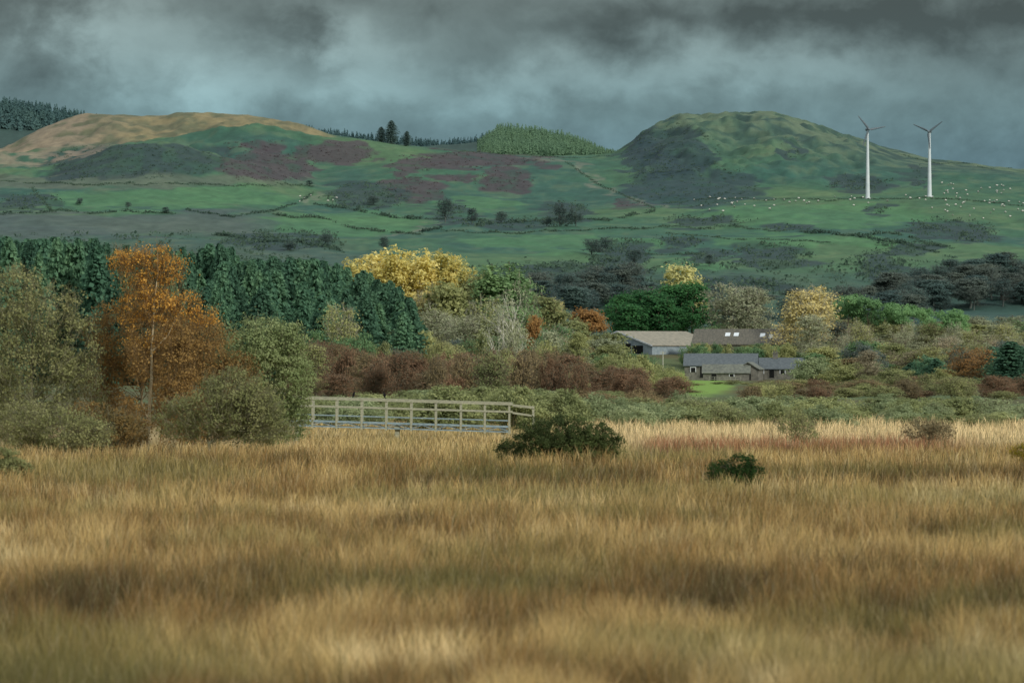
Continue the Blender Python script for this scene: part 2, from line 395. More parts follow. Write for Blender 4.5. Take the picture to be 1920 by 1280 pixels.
def proto_shrub(key,seed,ncl=150,per=32,ls=.05,rc=.085,twigs=600):
    r=np.random.default_rng(seed);L=[]
    for i in range(9):
        a=r.uniform(0,6.28);q=r.uniform(.05,.36);z=r.uniform(.15,.6)*(1-q*.9)
        s=r.uniform(.13,.25);L.append((np.array([q*math.cos(a),q*math.sin(a),z]),np.array([s,s,s*.95])))
    L.append((np.array([0,0,.26]),np.array([.36,.36,.30])))
    V,F,cc=crown(r,L,ncl,per,ls,rc)
    V[:,2]=np.maximum(V[:,2],-.02)
    mb=MB()
    for k in range(5):
        e=cc[r.integers(len(cc))];mb.tube([np.array([r.normal()*.03,r.normal()*.03,-.02]),e*.5+np.array([0,0,.05]),e],[.014,.01,.003],5)
    limbs(mb,r,cc,12,.012,.4,twigs=twigs,tl=.09,tw=.0022)
    store(key,mb,V,F,'_stems')
for i in range(6): proto_shrub('shrub%d'%i,300+i,ncl=170,ls=.036,per=44)
for i in range(3): proto_shrub('thin%d'%i,330+i,ncl=200,per=22,ls=.032,twigs=2200)
def proto_conifer(key,seed,wid=.17):
    r=np.random.default_rng(seed)
    nb=150;zb=.04+.95*(np.arange(nb)/nb)**.9;ang=r.uniform(0,6.28,nb*5)
    z=np.repeat(zb,5)+r.normal(size=nb*5)*.01
    Rm=wid*np.minimum(1,(1-z)/.5+.07)**.75*r.uniform(.45,1.25,nb*5)*(1-.25*sst(.25,.0,z))
    k=5
    f=np.tile(np.linspace(.25,1,k),nb*5);z2=np.repeat(z,k);R2=np.repeat(Rm,k)*f;A=np.repeat(ang,k)+r.normal(size=nb*5*k)*.12
    P=np.stack([R2*np.cos(A),R2*np.sin(A),z2-f*f*.006+r.normal(size=len(A))*.006],-1)
    o=np.stack([np.cos(A),np.sin(A),.9+0*A],-1)
    al=np.stack([np.cos(A),np.sin(A),-.1+0*A],-1)
    V,F=cards(r,P,o*.6+unit(r,len(P))*.9,.038*np.ones(len(P)),.75,along=al)
    V[:,2]=np.minimum(V[:,2],1.0)
    mb=MB();mb.tube([(0,0,-.01),(0,0,.5),(0,0,.985)],[.014,.009,.001],6)
    store(key,mb,V,F)
for i in range(5): proto_conifer('conifer%d'%i,400+i,wid=.14+.02*i)
def proto_pine(key,seed):
    r=np.random.default_rng(seed);L=[]
    for i in range(10):
        a=r.uniform(0,6.28);q=r.uniform(.1,.4);L.append((np.array([q*math.cos(a),q*math.sin(a),r.uniform(.5,.92)]),np.array([.18,.18,.08])))
    V,F,cc=crown(r,L,140,42,.034,.055)
    mb=MB();limbs(mb,r,cc,16,.02,.82)
    store(key,mb,V,F)
proto_pine('pine0',500);proto_pine('pine1',501)
def grow(mb,r,p,d,L,rad,dep,ends,spread=.5,up=.15):
    pts=[p];dd=d.copy();n=4
    for i in range(n):
        dd=dd+r.normal(size=3)*.13+np.array([0,0,up*.3]);dd/=np.linalg.norm(dd);pts.append(pts[-1]+dd*L/n)
    mb.tube(pts,[rad*(1-.55*i/n) for i in range(n+1)],6 if dep>2 else 4 if dep>1 else 3)
    if dep==0: ends.append(pts[-1]);return
    for k in range(3 if dep>1 else 4):
        i=r.integers(1,n+1);nd=dd+r.normal(size=3)*spread;nd[2]+=up;nd/=np.linalg.norm(nd)
        grow(mb,r,pts[i],nd,L*r.uniform(.55,.75),rad*.5,dep-1,ends,spread,up)
    nd=dd+r.normal(size=3)*.15;nd/=np.linalg.norm(nd);grow(mb,r,pts[-1],nd,L*.8,rad*.45,dep-1,ends,spread,up)
def proto_bare(key,seed):
    r=np.random.default_rng(seed);mb=MB();ends=[]
    grow(mb,r,np.array([0,0,0.]),np.array([0,0,1.]),.32,.03,4,ends,.55,.2)
    E=np.array(ends);P=np.repeat(E,5,0)+r.normal(size=(len(E)*5,3))*.03
    V,F=cards(r,P,unit(r,len(P)),.022*np.ones(len(P)))
    store(key,mb,V,F)
for i in range(3): proto_bare('bare%d'%i,600+i)
def setm(o,m):
    o.material_slots[0].link='OBJECT';o.material_slots[0].material=m
def tree(key,name,label,cat,x,d,h,w,leaf,bark=None,group=None):
    z=gz(x,d)
    e=empty(name,(x,d,z),label,cat,group)
    e.rotation_euler=(0,0,R0.uniform(0,6.28));e.scale=(w,w,h)
    t,c=PR[key]
    a=obj('stem' if 'shrub' in key or 'thin' in key else 'trunk',t,e);b=obj('crown',c,e)
    if bark: setm(a,bark)
    setm(b,leaf);return e
def treep(key,name,label,cat,px,top,d,wpx,leaf,bark=None,group=None):
    x=X(px,d);z=gz(x,d);h=max(.4,Zr(top,d)-z);return tree(key,name,label,cat,x,d,h,wpx*d/FP,leaf,bark,group)
# leaf colours, dark ends raised in place of airlight
CON=leafmat('dark_spruce_needles',(48,74,60),(62,90,70),(82,108,80),1.6)
CON2=leafmat('deep_spruce_needles',(44,68,56),(56,82,64),(70,96,74),1.5)
CYP=leafmat('bright_cypress_foliage',(36,66,42),(50,88,52),(68,110,64),1.25)
LAR=leafmat('golden_larch_needles',(134,134,84),(176,166,100),(198,188,128),1.15)
OLV=leafmat('olive_autumn_leaves',(90,96,66),(112,116,76),(138,138,92),1.4)
GRN=leafmat('dull_green_leaves',(64,88,62),(82,106,72),(104,126,84),1.4)
GRY=leafmat('grey_green_leaves',(100,106,86),(122,126,100),(146,148,118),1.4)
YEL=leafmat('pale_yellow_leaves',(142,142,98),(176,172,118),(200,196,146),1.25)
GLD=leafmat('straw_gold_leaves',(126,122,84),(158,148,100),(184,172,120),1.3)
ORG=leafmat('rust_orange_leaves',(106,82,50),(134,102,62),(156,124,76),1.15)
PIN=leafmat('fresh_pine_needles',(74,102,70),(94,124,82),(118,146,98),1.35)
RED=leafmat('russet_birch_twigs',(88,70,54),(106,84,64),(124,100,78),1.2)
RED2=leafmat('brown_birch_twigs',(90,82,60),(108,96,70),(126,112,82),1.2)
WIL=leafmat('willow_grey_green',(86,96,68),(106,116,84),(130,138,104),1.4)
WIL2=leafmat('willow_olive',(86,94,62),(108,114,76),(132,136,94),1.4)
PNK=leafmat('pinkish_bare_twigs',(110,104,86),(130,122,100),(150,140,116),1.25)
DRK=leafmat('shade_tinted_wood_leaves',(58,76,74),(68,86,82),(80,98,90),1.25)  # valley shade and haze put into the leaf tones
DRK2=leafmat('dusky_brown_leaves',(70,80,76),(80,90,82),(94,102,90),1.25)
rr=np.random.default_rng(11)
GC='spruce trees in the plantation'
def topline(px,pts): p=np.array(pts,float);return float(np.interp(px,p[:,0],p[:,1]))
def conf(px,t,d,w,m): treep('conifer%d'%rr.integers(5),'spruce_tree','dark blue green spruce tree in a dense plantation','tree',px,t,d,w,m,None,GC)
for i in range(120):
    px=-60+i*6.3+rr.uniform(-5,5);d=rr.uniform(900,985)
    t=topline(px,[(-60,444),(0,440),(100,438),(180,444),(260,464),(360,456),(450,466),(540,482),(680,506)])+(fbm(np.array([px/40.]),np.array([3.]),2,7)[0]-.4)*34+abs(rr.normal())*11
    conf(px,t,d,rr.uniform(46,80),CON if rr.random()<.75 else CON2)
for i in range(80):
    px=rr.uniform(200,690);d=rr.uniform(830,900)
    t=topline(px,[(200,500),(340,500),(500,520),(600,540),(690,560)])+rr.uniform(-20,60)
    conf(px,t,d,rr.uniform(46,78),CON if rr.random()<.6 else CON2)
for i in range(46):
    px=rr.uniform(590,790);d=rr.uniform(780,850)
    t=topline(px,[(590,555),(690,520),(740,530),(790,590)])+rr.uniform(-8,60)
    conf(px,t,d,rr.uniform(46,72),CON2 if rr.random()<.6 else CON)
for px,t,w,d in ((650,492,60,945),(680,484,70,940),(708,478,70,945),(738,471,70,940),(768,474,76,945),(798,478,76,940),(828,474,76,945),(850,482,70,940),(872,496,60,930)):
    treep('tall%d'%rr.integers(3),'larch_tree','tall golden yellow larch tree in autumn','tree',px,t+rr.uniform(-6,10),d,w*1.1,LAR,PTW,'golden larches at the wood edge')
for px,t,w,d,m in ((800,538,110,905,GLD),(845,532,110,900,OLV),(925,500,110,900,GRN),(965,498,100,905,GRN),(990,520,90,900,GRN),(820,575,120,870,GRY),(870,585,120,860,GRY),(905,560,90,880,OLV),(1020,555,80,920,OLV),(1040,562,70,940,GLD),(1075,600,80,930,OLV),(1050,610,90,900,GRN),(930,600,100,860,OLV),(1130,625,90,900,OLV),(895,514,80,915,OLV),(640,572,80,775,OLV)):
    k='tall%d'%rr.integers(3) if t<505 else ('sparse%d'%rr.integers(4) if m in (GRY,GLD) or rr.random()<.4 else 'round%d'%rr.integers(5))
    treep(k,'broadleaf_tree','broadleaf tree in dull autumn green','tree',px,t,d,w,m,PTW if 'sparse' in k else None,'mixed autumn trees at the wood edge')
for px,t,w,k in ((942,548,66,'bare0'),(975,540,74,'bare1'),(958,575,60,'bare2')):
    treep(k,'birch_tree','bare white stemmed birch tree with open branches','tree',px,t,752,w,GRY,WHB,'white stemmed birches')
treep('round1','beech_tree','rust orange beech tree behind the barn','tree',1105,579,960,88,ORG)
treep('round2','beech_tree','small rust orange tree at the wood edge','tree',1000,592,850,44,ORG)
for px,t,w,d in ((1168,552,62,1095),(1198,545,70,1100),(1228,546,76,1092),(1262,532,92,1100),(1298,530,76,1096),(1240,560,80,1090),(1185,570,70,1088)):
    treep('round%d'%rr.integers(4),'cypress_tree','dense bright green cypress tree beside the barns','tree',px,t,d,w*1.1,CYP,None,'evergreen trees sheltering the farm')
treep('round3','ash_tree','pale yellow ash tree above the evergreens','tree',1277,497,1140,95,YEL,PTW)
treep('sparse0','ash_tree','grey green thinning tree above the barns','tree',1375,533,1080,110,GRY,PTW)
treep('sparse1','ash_tree','grey green thinning tree above the barns','tree',1415,540,1082,100,GRY,PTW)
treep('sparse0','maple_tree','straw gold rounded tree next to the barns','tree',1517,538,1045,104,GLD,PTW)
treep('round0','maple_tree','straw gold rounded tree next to the barns','tree',1515,546,1050,100,GLD,PTW)
treep('sparse1','maple_tree','grey green lower tree next to the barns','tree',1522,590,1025,96,GRY,PTW)
for px,t,w,k in ((1590,552,76,0),(1628,556,76,1),(1692,568,76,0),(1735,575,76,1),(1775,580,66,0),(1800,588,56,1)):
    treep('pine%d'%k,'pine_tree','fresh green flat topped pine tree','tree',px,t,1070,w,PIN,None,'pines beyond the farm')
ch=[GRY,OLV,DRK2,PNK,GRN,RED2]
for i in range(34):
    px=rr.uniform(1560,1960);t=rr.uniform(596,650)
    k=('bare%d'%rr.integers(3)) if rr.random()<.4 else 'sparse%d'%rr.integers(4)
    treep(k,'bare_tree','slender half bare tree with pale grey twigs','tree',px,t,rr.uniform(1000,1055),rr.uniform(50,85),(GRY,PNK,OLV)[rr.integers(3)],PTW if rr.random()<.6 else BARK,'half bare trees beyond the farm')
for i in range(70):
    px=rr.uniform(1310,1970);t=topline(px,[(1310,608),(1440,606),(1480,615),(1560,600),(1650,596),(1750,600),(1850,590),(1970,595)])+rr.uniform(-4,40)
    k='round%d'%rr.integers(5) if rr.random()<.45 else 'sparse%d'%rr.integers(4)
    treep(k,'broadleaf_tree','broadleaf tree in the mixed wood beyond the farm','tree',px,t,rr.uniform(1110,1230),rr.uniform(55,95),ch[rr.choice(6,p=[.24,.32,.12,.06,.2,.06])],TWIG if rr.random()<.5 else None,'mixed wood beyond the farm')
for i in range(64):
    px=rr.uniform(1500,1970);t=rr.uniform(640,692)
    k='round%d'%rr.integers(5) if rr.random()<.35 else ('sparse%d'%rr.integers(4) if rr.random()<.6 else 'shrub%d'%rr.integers(6))
    treep(k,'copse_tree','small tree in the mixed copse beside the farm','tree',px,t,rr.uniform(870,1000),rr.uniform(50,90),ch[rr.choice(6,p=[.15,.36,.09,.07,.22,.11])],TWIG,'copse below the farm')
for i in range(54):
    px=rr.uniform(570,1150);t=rr.uniform(618,655)
    k='round%d'%rr.integers(5) if rr.random()<.3 else ('sparse%d'%rr.integers(4) if rr.random()<.5 else 'shrub%d'%rr.integers(6))
    treep(k,'wood_edge_bush','low olive bush along the edge of the wood','bush',px,t,rr.uniform(765,850),rr.uniform(50,90),ch[rr.choice(6,p=[.15,.42,.05,.03,.25,.10])],TWIG,'bushes along the wood edge')
for px,t,w,m,k in ((1540,670,90,WIL,'shrub0'),(1627,657,60,PNK,'sparse1'),(1590,680,80,OLV,'shrub2'),(1740,668,70,CON,'shrub1'),(1710,680,40,CON2,'conifer0'),(1755,672,40,CON2,'conifer1'),(1800,650,70,ORG,'sparse2'),(1845,652,60,ORG,'sparse0'),(1860,650,70,CON,'conifer3'),(1895,640,80,CON2,'conifer4'),(1925,650,70,CON2,'conifer3'),(1880,668,70,CON,'conifer4'),(1675,690,70,OLV,'shrub3'),(1770,690,60,OLV,'shrub1')):
    treep(k,'copse_tree','small tree in the mixed copse beside the farm','tree',px,t,rr.uniform(840,870),w*1.1,m,None,'copse below the farm')
for i in range(22):
    px=rr.uniform(1285,1495);treep('shrub%d'%rr.integers(6),'farm_bush','olive bush on the bank below the farm','bush',px,rr.uniform(643,652),rr.uniform(1018,1030),rr.uniform(30,50),OLV if rr.random()<.6 else GRN,TWIG,'bushes around the farm')
for i in range(150):
    seg=rr.random()
    if seg<.5: px=rr.uniform(1560,1960);t=topline(px,[(1560,540),(1650,500),(1750,490),(1850,475),(1960,465)])+rr.uniform(0,60)
    elif seg<.8: px=rr.uniform(980,1260);t=topline(px,[(980,510),(1100,500),(1180,485),(1260,530)])+rr.uniform(0,50)
    else: px=rr.uniform(1260,1600);t=rr.uniform(530,580)
    row=t+rr.uniform(38,60);h=hit(px,row)
    if h is None: continue
    d=h[1];treep(('sparse%d'%rr.integers(4)) if rr.random()<.6 else 'round%d'%rr.integers(5),'valley_tree','bare tree tinted dusky for the shaded valley','tree',px,t,d,rr.uniform(40,75),DRK if rr.random()<.6 else DRK2,DBK,'trees in the shaded valley below the hill')
for px,row,hh,w in ((835,418,48,40),(1050,425,45,30),(1080,425,40,34),(885,420,30,30),(610,462,34,26),(240,392,14,16),(1110,478,30,40),(1190,500,35,40),(150,385,14,14),(580,350,12,20),(1025,425,20,24),(940,418,22,26),(1135,470,26,30),(700,385,18,26),(310,400,12,20),(720,468,24,30),(540,470,20,30),(1330,500,24,26)):
    h=hit(px,row)
    treep('sparse%d'%rr.integers(4),'hillside_tree','small dark wind shaped tree on the pasture','tree',px,row-hh,h[1],w,DRK,DBK,'scattered trees on the hill pasture')
for px,t,w in ((715,238,20),(734,226,26),(763,246,18)):
    treep('conifer3','ridge_conifer','dark wind bent conifer standing on the ridge','tree',px,t,2330,w,DRK,None,'lone conifers on the ridge')
# ---------- far woods (one mass)
def wood(name,label,n,fpx,fd,hm,mat,seed,fat=.3,taper=None):
    r=np.random.default_rng(seed);Vs=[];Fs=[];n0=0
    px=r.uniform(*fpx,n);d=r.uniform(*fd,n);x=X(px,d);z=zfun(x,d)
    for i in range(n):
        h=hm*r.uniform(.7,1.15);L=30
        if taper: h*=np.interp(px[i],*taper)
        zz=np.linspace(.04,.98,L);A=r.uniform(0,6.28,L);w=h*fat*.8*(1.05-zz)
        P=np.stack([x[i]+w*np.cos(A),d[i]+w*np.sin(A),z[i]+zz*h],-1)
        o=np.stack([np.cos(A),np.sin(A),.7+0*A],-1)
        V,F=cards(r,P,o,h*fat*(1.15-zz)+.2,.8);Vs.append(V);Fs.append(F+n0);n0+=len(V)
        V,F=cards(r,np.array([[x[i],d[i],z[i]+h*.93]]),np.array([[.2,-1,.1]]),np.array([h*.2]),.25,along=np.array([[0,0,1.]]));Vs.append(V);Fs.append(F+n0);n0+=len(V)
    o=obj(name,mesh_arr(name,np.concatenate(Vs),np.concatenate(Fs),[mat]),kind='stuff');o['label']=label;o['category']='forest'
FARC=leafmat('distant_spruce',(52,74,78),(62,86,86),(74,98,92),1.1,.05)  # bluish aerial haze baked into the far spruce colour
FARG=leafmat('distant_spruce_painted_sunlit',(84,110,90),(94,120,94),(108,132,100),1.05,.03)  # lighter copy of the far spruce, sunlight put into its colour
wood('far_forest','dark spruce forest along the far ridge',700,(-150,225),(2700,2880),7.0,FARC,1,.3,((-150,100,225),(1,.9,.25)))
wood('far_forest','dark spruce forest along the far ridge',450,(490,930),(2740,2880),4.2,FARC,2)
wood('far_plantation','spruce plantation coloured light green as sunlit behind the hill',2400,(895,1175),(2565,2800),6.2,FARG,3,.2,((895,915,935,1060,1175),(.25,.6,1,.85,.35)))
# ---------- hedgerows, scrub
HED=leafmat('dark_hedge_leaves',(50,68,60),(60,78,66),(74,92,74),1.1,.3)
BRK=leafmat('bracken_and_heather',(66,62,62),(74,68,70),(88,82,80),1.0,.15)
def hedge(pts,hh,seed=0,gap=.31):
    r=np.random.default_rng(seed+77);C=[];Sz=[]
    for (a,b),(e,f) in zip(pts[:-1],pts[1:]):
        n=max(2,int(abs(e-a)/1.8+abs(f-b)/1.6))
        for s in np.linspace(0,1,n,endpoint=False):
            px=a+(e-a)*s;h=hit(px,b+(f-b)*s+(fbm(np.array([px/60.]),np.array([seed*1.7]),3,4)[0]-.5)*14)
            vv=fbm(np.array([px/16.]),np.array([seed*3.3]),3,8)[0]
            if h is None or vv<gap: continue
            hs=hh*(.2+1.8*max(0,vv-.25))*r.uniform(.6,1.3)
            for k in range(6): C.append((h[0]+r.normal()*.5,h[1]+r.normal()*.6,h[2]+r.uniform(0,hs)));Sz.append(.34+.34*hs)
    if not C: return
    C=np.array(C);V,F=cards(r,C,unit(r,len(C))+np.array([0,-.4,.5]),np.array(Sz),.8)
    o=obj('hedgerow',mesh_arr('hedgerow',V,F,[HED]));o['label']='dark gorse hedgerow between hill pastures';o['category']='hedge';o['group']='hedgerows on the hill'
HL=[([(350,397),(430,404),(510,400),(560,381),(590,362)],.8),([(510,402),(600,412),(700,432),(790,440)],.9),([(790,436),(830,428)],1.0),
([(830,436),(1000,437),(1240,428),(1400,430),(1500,430)],.6),([(1500,433),(1600,442),(1700,462),(1790,482)],1.0),([(0,338),(140,348),(340,346),(470,348),(590,350)],.5),
([(590,385),(700,400),(790,412),(900,414)],1.3),([(900,422),(1000,418),(1130,410),(1240,396)],1.0),([(1240,378),(1400,374),(1620,374),(1800,374),(1920,388)],.35),
([(1060,305),(1130,352),(1232,392)],.35),([(1650,280),(1760,310),(1920,318)],.3),([(0,400),(150,398),(330,402)],1.0),([(60,352),(100,400)],.5),
([(1250,440),(1400,452),(1560,455)],.5),([(400,440),(520,455),(640,470)],1.2),([(860,280),(1000,292),(1150,296)],.3),([(1570,440),(1660,440),(1740,452),(1800,470)],.8),([(1120,470),(1240,478),(1330,478)],.8)]
for i,(p,h) in enumerate(HL): hedge(p,h,i)
def scrub():
    r=np.random.default_rng(5);C={0:[],1:[]};S={0:[],1:[]}
    for cx,cy,rx,ry,k in DARKP:
        n=int(rx*ry*.06) if k!=2 else int(rx*ry*.05)
        for i in range(n):
            a=r.uniform(0,6.28);q=math.sqrt(r.random())*1.02
            h=hit(cx+q*rx*math.cos(a),cy+q*ry*math.sin(a))
            if h is None or h[1]>2470: continue
            j=0 if k!=1 else 1
            s=r.uniform(.25,1.2) if k==0 and cy>330 else r.uniform(.15,.5)
            for _ in range(9):
                C[j].append((h[0]+r.normal()*s*1.0,h[1]+r.normal()*s*1.0,h[2]+r.uniform(0,s)));S[j].append(.5*s+.2)
    for i in range(1100):
        px=r.uniform(-40,1960);row=r.uniform(440,565)
        if row<490 and px>640: continue
        h=hit(px,row)
        if h is None: continue
        s=r.uniform(.3,1.8)
        for _ in range(10): C[0].append((h[0]+r.normal()*s*.9,h[1]+r.normal()*s*.9,h[2]+r.uniform(0,s)));S[0].append(.45*s+.25)
    for j,nm,lb,m in ((0,'hill_scrub','dark gorse scrub scattered over the hillside',HED),(1,'bracken_patch','purple brown bracken and heather on the hill',BRK)):
        c=np.array(C[j]);V,F=cards(r,c,unit(r,len(c))+np.array([0,-.3,.6]),np.array(S[j]),.8)
        o=obj(nm,mesh_arr(nm,V,F,[m]),kind='stuff');o['label']=lb;o['category']='scrub'
scrub()
# ---------- marsh scrub belts
GB='willow bushes along the marsh edge'
for i in range(96):
    px=rr.uniform(1120,1980);d=rr.uniform(292,350)
    t=topline(px,[(1120,745),(1200,738),(1350,742),(1500,745),(1600,738),(1700,748),(1800,745),(1980,752)])+rr.uniform(-8,26)+(350-d)*.2
    treep(('shrub%d'%rr.integers(6)) if rr.random()<.7 else 'thin%d'%rr.integers(3),'willow_bush','rounded grey green willow bush beside the marsh','bush',px,t,d,rr.uniform(60,140),WIL if rr.random()<.6 else WIL2,TWIG,GB)
for i in range(50):
    px=rr.uniform(560,1180);d=rr.uniform(285,400)
    t=topline(px,[(560,735),(700,738),(850,722),(900,712),(950,716),(1000,728),(1050,722),(1110,738),(1180,752)])+rr.uniform(-2,24)
    treep('shrub%d'%rr.integers(6),'willow_bush','rounded grey green willow bush beside the marsh','bush',px,t,d,rr.uniform(90,140),WIL2 if rr.random()<.6 else WIL,TWIG,GB)
for i in range(160):
    px=rr.uniform(560,1275);d=rr.uniform(430,720)
    t=topline(px,[(560,645),(640,648),(700,655),(800,660),(900,662),(1000,655),(1100,672),(1200,690),(1275,712)])+rr.uniform(-6,50)
    m=RED if rr.random()<.55 else (RED2 if rr.random()<.75 else OLV)
    treep(str(rr.choice(['thin0','thin1','thin2','shrub1','sparse1','sparse3','thin1','sparse0'])),'birch_scrub','russet brown young birch in the bog thicket','bush',px,t,d,rr.uniform(40,95),m,BARK,'russet birch thicket behind the marsh')
for i in range(34):
    px=rr.uniform(1130,1250);d=rr.uniform(700,900)
    t=topline(px,[(1130,660),(1200,660),(1250,688)])+rr.uniform(0,40)
    treep('shrub%d'%rr.integers(6),'farm_bush','olive bush on the bank below the farm','bush',px,t,d,rr.uniform(40,80),OLV if rr.random()<.6 else GRN,TWIG,'bushes around the farm')
for i in range(75):
    px=rr.uniform(1400,1960);d=rr.uniform(480,800)
    t=topline(px,[(1400,724),(1450,710),(1600,704),(1690,700),(1750,700),(1850,705),(1960,700)])+rr.uniform(-2,34)
    m=RED if (px>1690 and rr.random()<.6) else (OLV if rr.random()<.5 else RED2)
    if 1500<px<1580 and rr.random()<.4:m=RED
    treep(str(rr.choice(['thin0','thin1','thin2','shrub1','sparse0'])),'thicket_bush','russet and olive bush in the bog thicket','bush',px,t,d,rr.uniform(50,90),m,BARK,'thicket behind the marsh')
for i in range(16):
    px=rr.uniform(1090,1250);treep('shrub%d'%rr.integers(6),'willow_bush','rounded grey green willow bush beside the marsh','bush',px,rr.uniform(728,746),rr.uniform(380,470),rr.uniform(70,100),RED2 if rr.random()<.4 else WIL2,TWIG,GB)
for px,t in ((1345,716),(1372,712),(1300,733),(1395,722)):
    treep('thin%d'%rr.integers(3),'farm_bush','olive bush on the bank below the farm','bush',px,t,rr.uniform(800,900),rr.uniform(26,44),OLV,TWIG,'bushes around the farm')
# ---------- near trees
def near_tree(name,label,px,d,lobes,ncl,per,ls,rc,leaf,bark,twigs,seed,htr,r0=.09,nl=30,lean=0,tw=.012,tl=.5,cat='tree',out=.9,lk=.4,limbbark=None,wob=.05,fork=None):
    r=np.random.default_rng(seed)
    L=[(np.array(c,float),np.array(s,float)) for c,s in lobes]
    V,F,cc=crown(r,L,ncl,per,ls,rc,out);V[:,2]=np.maximum(V[:,2],0)
    mb=MB();m2=1 if limbbark else 0
    P=[np.array([0,0,-.1])]
    for i in range(1,9): P.append(np.array([lean*i/8,0,htr*i/8])+r.normal(size=3)*np.array([wob,wob,0]))
    mb.tube(P,[r0*(1-.82*i/8) for i in range(9)],8)
    if fork:
        for (k,dx_,dz_,rb) in fork:
            s=P[k];e=s+np.array([dx_,.1,dz_]);mb.tube([s,s*.65+e*.35+np.array([dx_*.12,0,-.05]),s*.3+e*.7+np.array([.04,0,0]),e],[rb,rb*.8,rb*.55,.012],6)
    for k in r.choice(len(cc),nl,replace=False):
        e=cc[k];t=min(.93,max(.08,(e[2]-.2*abs(e[0]))*.75/htr));s=P[int(t*8)]
        m=(s+e)/2+r.normal(size=3)*.12;rb=max(.012,r0*lk*(1-t*.7));mb.tube([s,s*.6+m*.4+np.array([0,0,.06]),m,m*.4+e*.6,e],[rb,rb*.75,rb*.55,rb*.35,.006],5,m2)
    c2=cc[r.choice(len(cc),twigs)]+r.normal(size=(twigs,3))*rc*.4
    dr=unit(r,twigs)*.6+(c2-np.array([0,0,htr*.3]))/htr;dr[:,2]+=.35;dr/=np.linalg.norm(dr,axis=1,keepdims=True)
    a=c2-dr*tl*r.uniform(.2,1,(twigs,1));b=c2+dr*tl*r.uniform(.2,.8,(twigs,1))
    a[:,2]=np.maximum(a[:,2],0)
    sd=np.cross(dr,unit(r,twigs));sd/=np.linalg.norm(sd,axis=1,keepdims=True);sd*=tw*.5
    mb.add(np.stack([a-sd,a+sd,b+sd*.3,b-sd*.3],1).reshape(-1,3),np.arange(twigs*4).reshape(-1,4),m2)
    x=X(px,d);e=empty(name,(x,d,gz(x,d)),label,cat)
    obj('trunk' if cat=='tree' else 'stem',mb.mesh(name+'_trunk',[bark]+([limbbark] if limbbark else []),True),e)
    obj('crown',mesh_arr(name+'_crown',V,F,[leaf]),e)
    return e
BOR=leafmat('orange_birch_leaves',(124,92,40),(172,130,56),(200,160,84),1.15,1.0)
BBR=leafmat('brown_birch_leaves',(88,78,46),(114,92,54),(138,112,66),1.2,1.0)
SAL=leafmat('olive_sallow_leaves',(76,82,52),(100,104,66),(130,130,90),1.2,1.0)
SA2=leafmat('grey_green_sallow_leaves',(80,92,60),(104,116,76),(134,142,102),1.25,1.0)
DGB=leafmat('dark_green_bush_leaves',(50,60,34),(66,76,42),(90,98,58),1.25,.8)
GOR=leafmat('dark_gorse_spines',(24,42,18),(40,62,28),(66,88,42),1.1,2)
near_tree('birch_tree','tall birch with orange leaves and pale trunk',275,213,
 [((-.45,0,7.0),(.75,.6,.75)),((.3,0,7.3),(.8,.6,.6)),((.85,.1,6.9),(.6,.5,.6)),((-.85,0,7.2),(.5,.4,.45)),((.0,0,6.3),(.75,.5,.55)),((1.4,0,5.6),(.8,.5,.5)),((2.1,0,5.1),(.6,.5,.4)),((.6,0,5.4),(.9,.6,.6)),((-.5,.1,5.4),(.8,.5,.6)),((.1,.25,4.6),(1.0,.4,.8))],
 300,26,.08,.26,BOR,PALEB,3800,21,7.6,r0=.07,nl=50,lean=.42,tw=.011,lk=.25,limbbark=BRB,wob=.04,fork=[(4,1.3,1.9,.032),(5,-.6,1.9,.028),(6,.8,1.2,.024)])
near_tree('birch_tree','russet brown birch with drooping twigs',262,216,
 [((-.9,0,4.2),(1.2,1,1.5)),((.5,0,4.7),(1.3,1,1.4)),((1.5,0,3.4),(1.3,1,1.8)),((-.3,0,2.2),(1.7,1.2,1.6)),((2.2,.4,4.2),(1.0,.8,1.0)),((-.9,.2,1.2),(1.1,1,1.1)),((1.6,0,1.3),(1.2,1,1.1)),((-1.6,.2,2.8),(.8,.8,1.6)),((.2,0,5.8),(.9,.7,.7))],
 560,40,.095,.36,BBR,PALEB,5600,22,5.2,r0=.06,nl=50,lean=.3,tw=.012,lk=.3,limbbark=BRB)
near_tree('birch_tree','russet brown birch in front of the orange crown',296,211.5,
 [((.7,-.1,3.0),(.8,.5,1.3)),((.6,-.1,1.6),(.7,.5,.9)),((.6,0,4.3),(.7,.5,.7)),((-.9,-.1,3.6),(.5,.4,.8)),((-.8,-.1,1.4),(.45,.4,.8))],
 170,34,.095,.3,BBR,BRB,1800,39,3.8,r0=.035,nl=22,lean=.7,tw=.012,lk=.3,limbbark=BRB)
near_tree('birch_tree','russet brown birch among the sallows',395,219,
 [((0,0,3.9),(1.1,1,1.3)),((-.8,0,2.8),(1.3,1,1.3)),((.8,0,2.4),(1.2,1,1.5)),((0,0,1.3),(1.6,1,1.1))],
 320,40,.095,.32,BBR,PALEB,2600,23,4.4,r0=.06,nl=30,tw=.012,lk=.3,limbbark=BRB)
near_tree('sallow_tree','broad olive sallow with tangled bare twigs',60,214,
 [((-.8,0,5.9),(1.4,1.3,1.2)),((.5,0,5.3),(1.4,1.2,1.3)),((1.4,0,4.0),(1.4,1.2,1.5)),((-1.2,0,4.2),(1.6,1.4,1.7)),((.1,0,2.6),(2.1,1.6,1.9)),((1.5,0,2.0),(1.3,1.2,1.5)),((-1.5,0,1.8),(1.4,1.3,1.5)),((.4,-.3,1.0),(2,1.2,1))],
 600,38,.10,.34,SAL,TWIG,6500,24,5.2,r0=.12,nl=60,tw=.012,lk=.3)
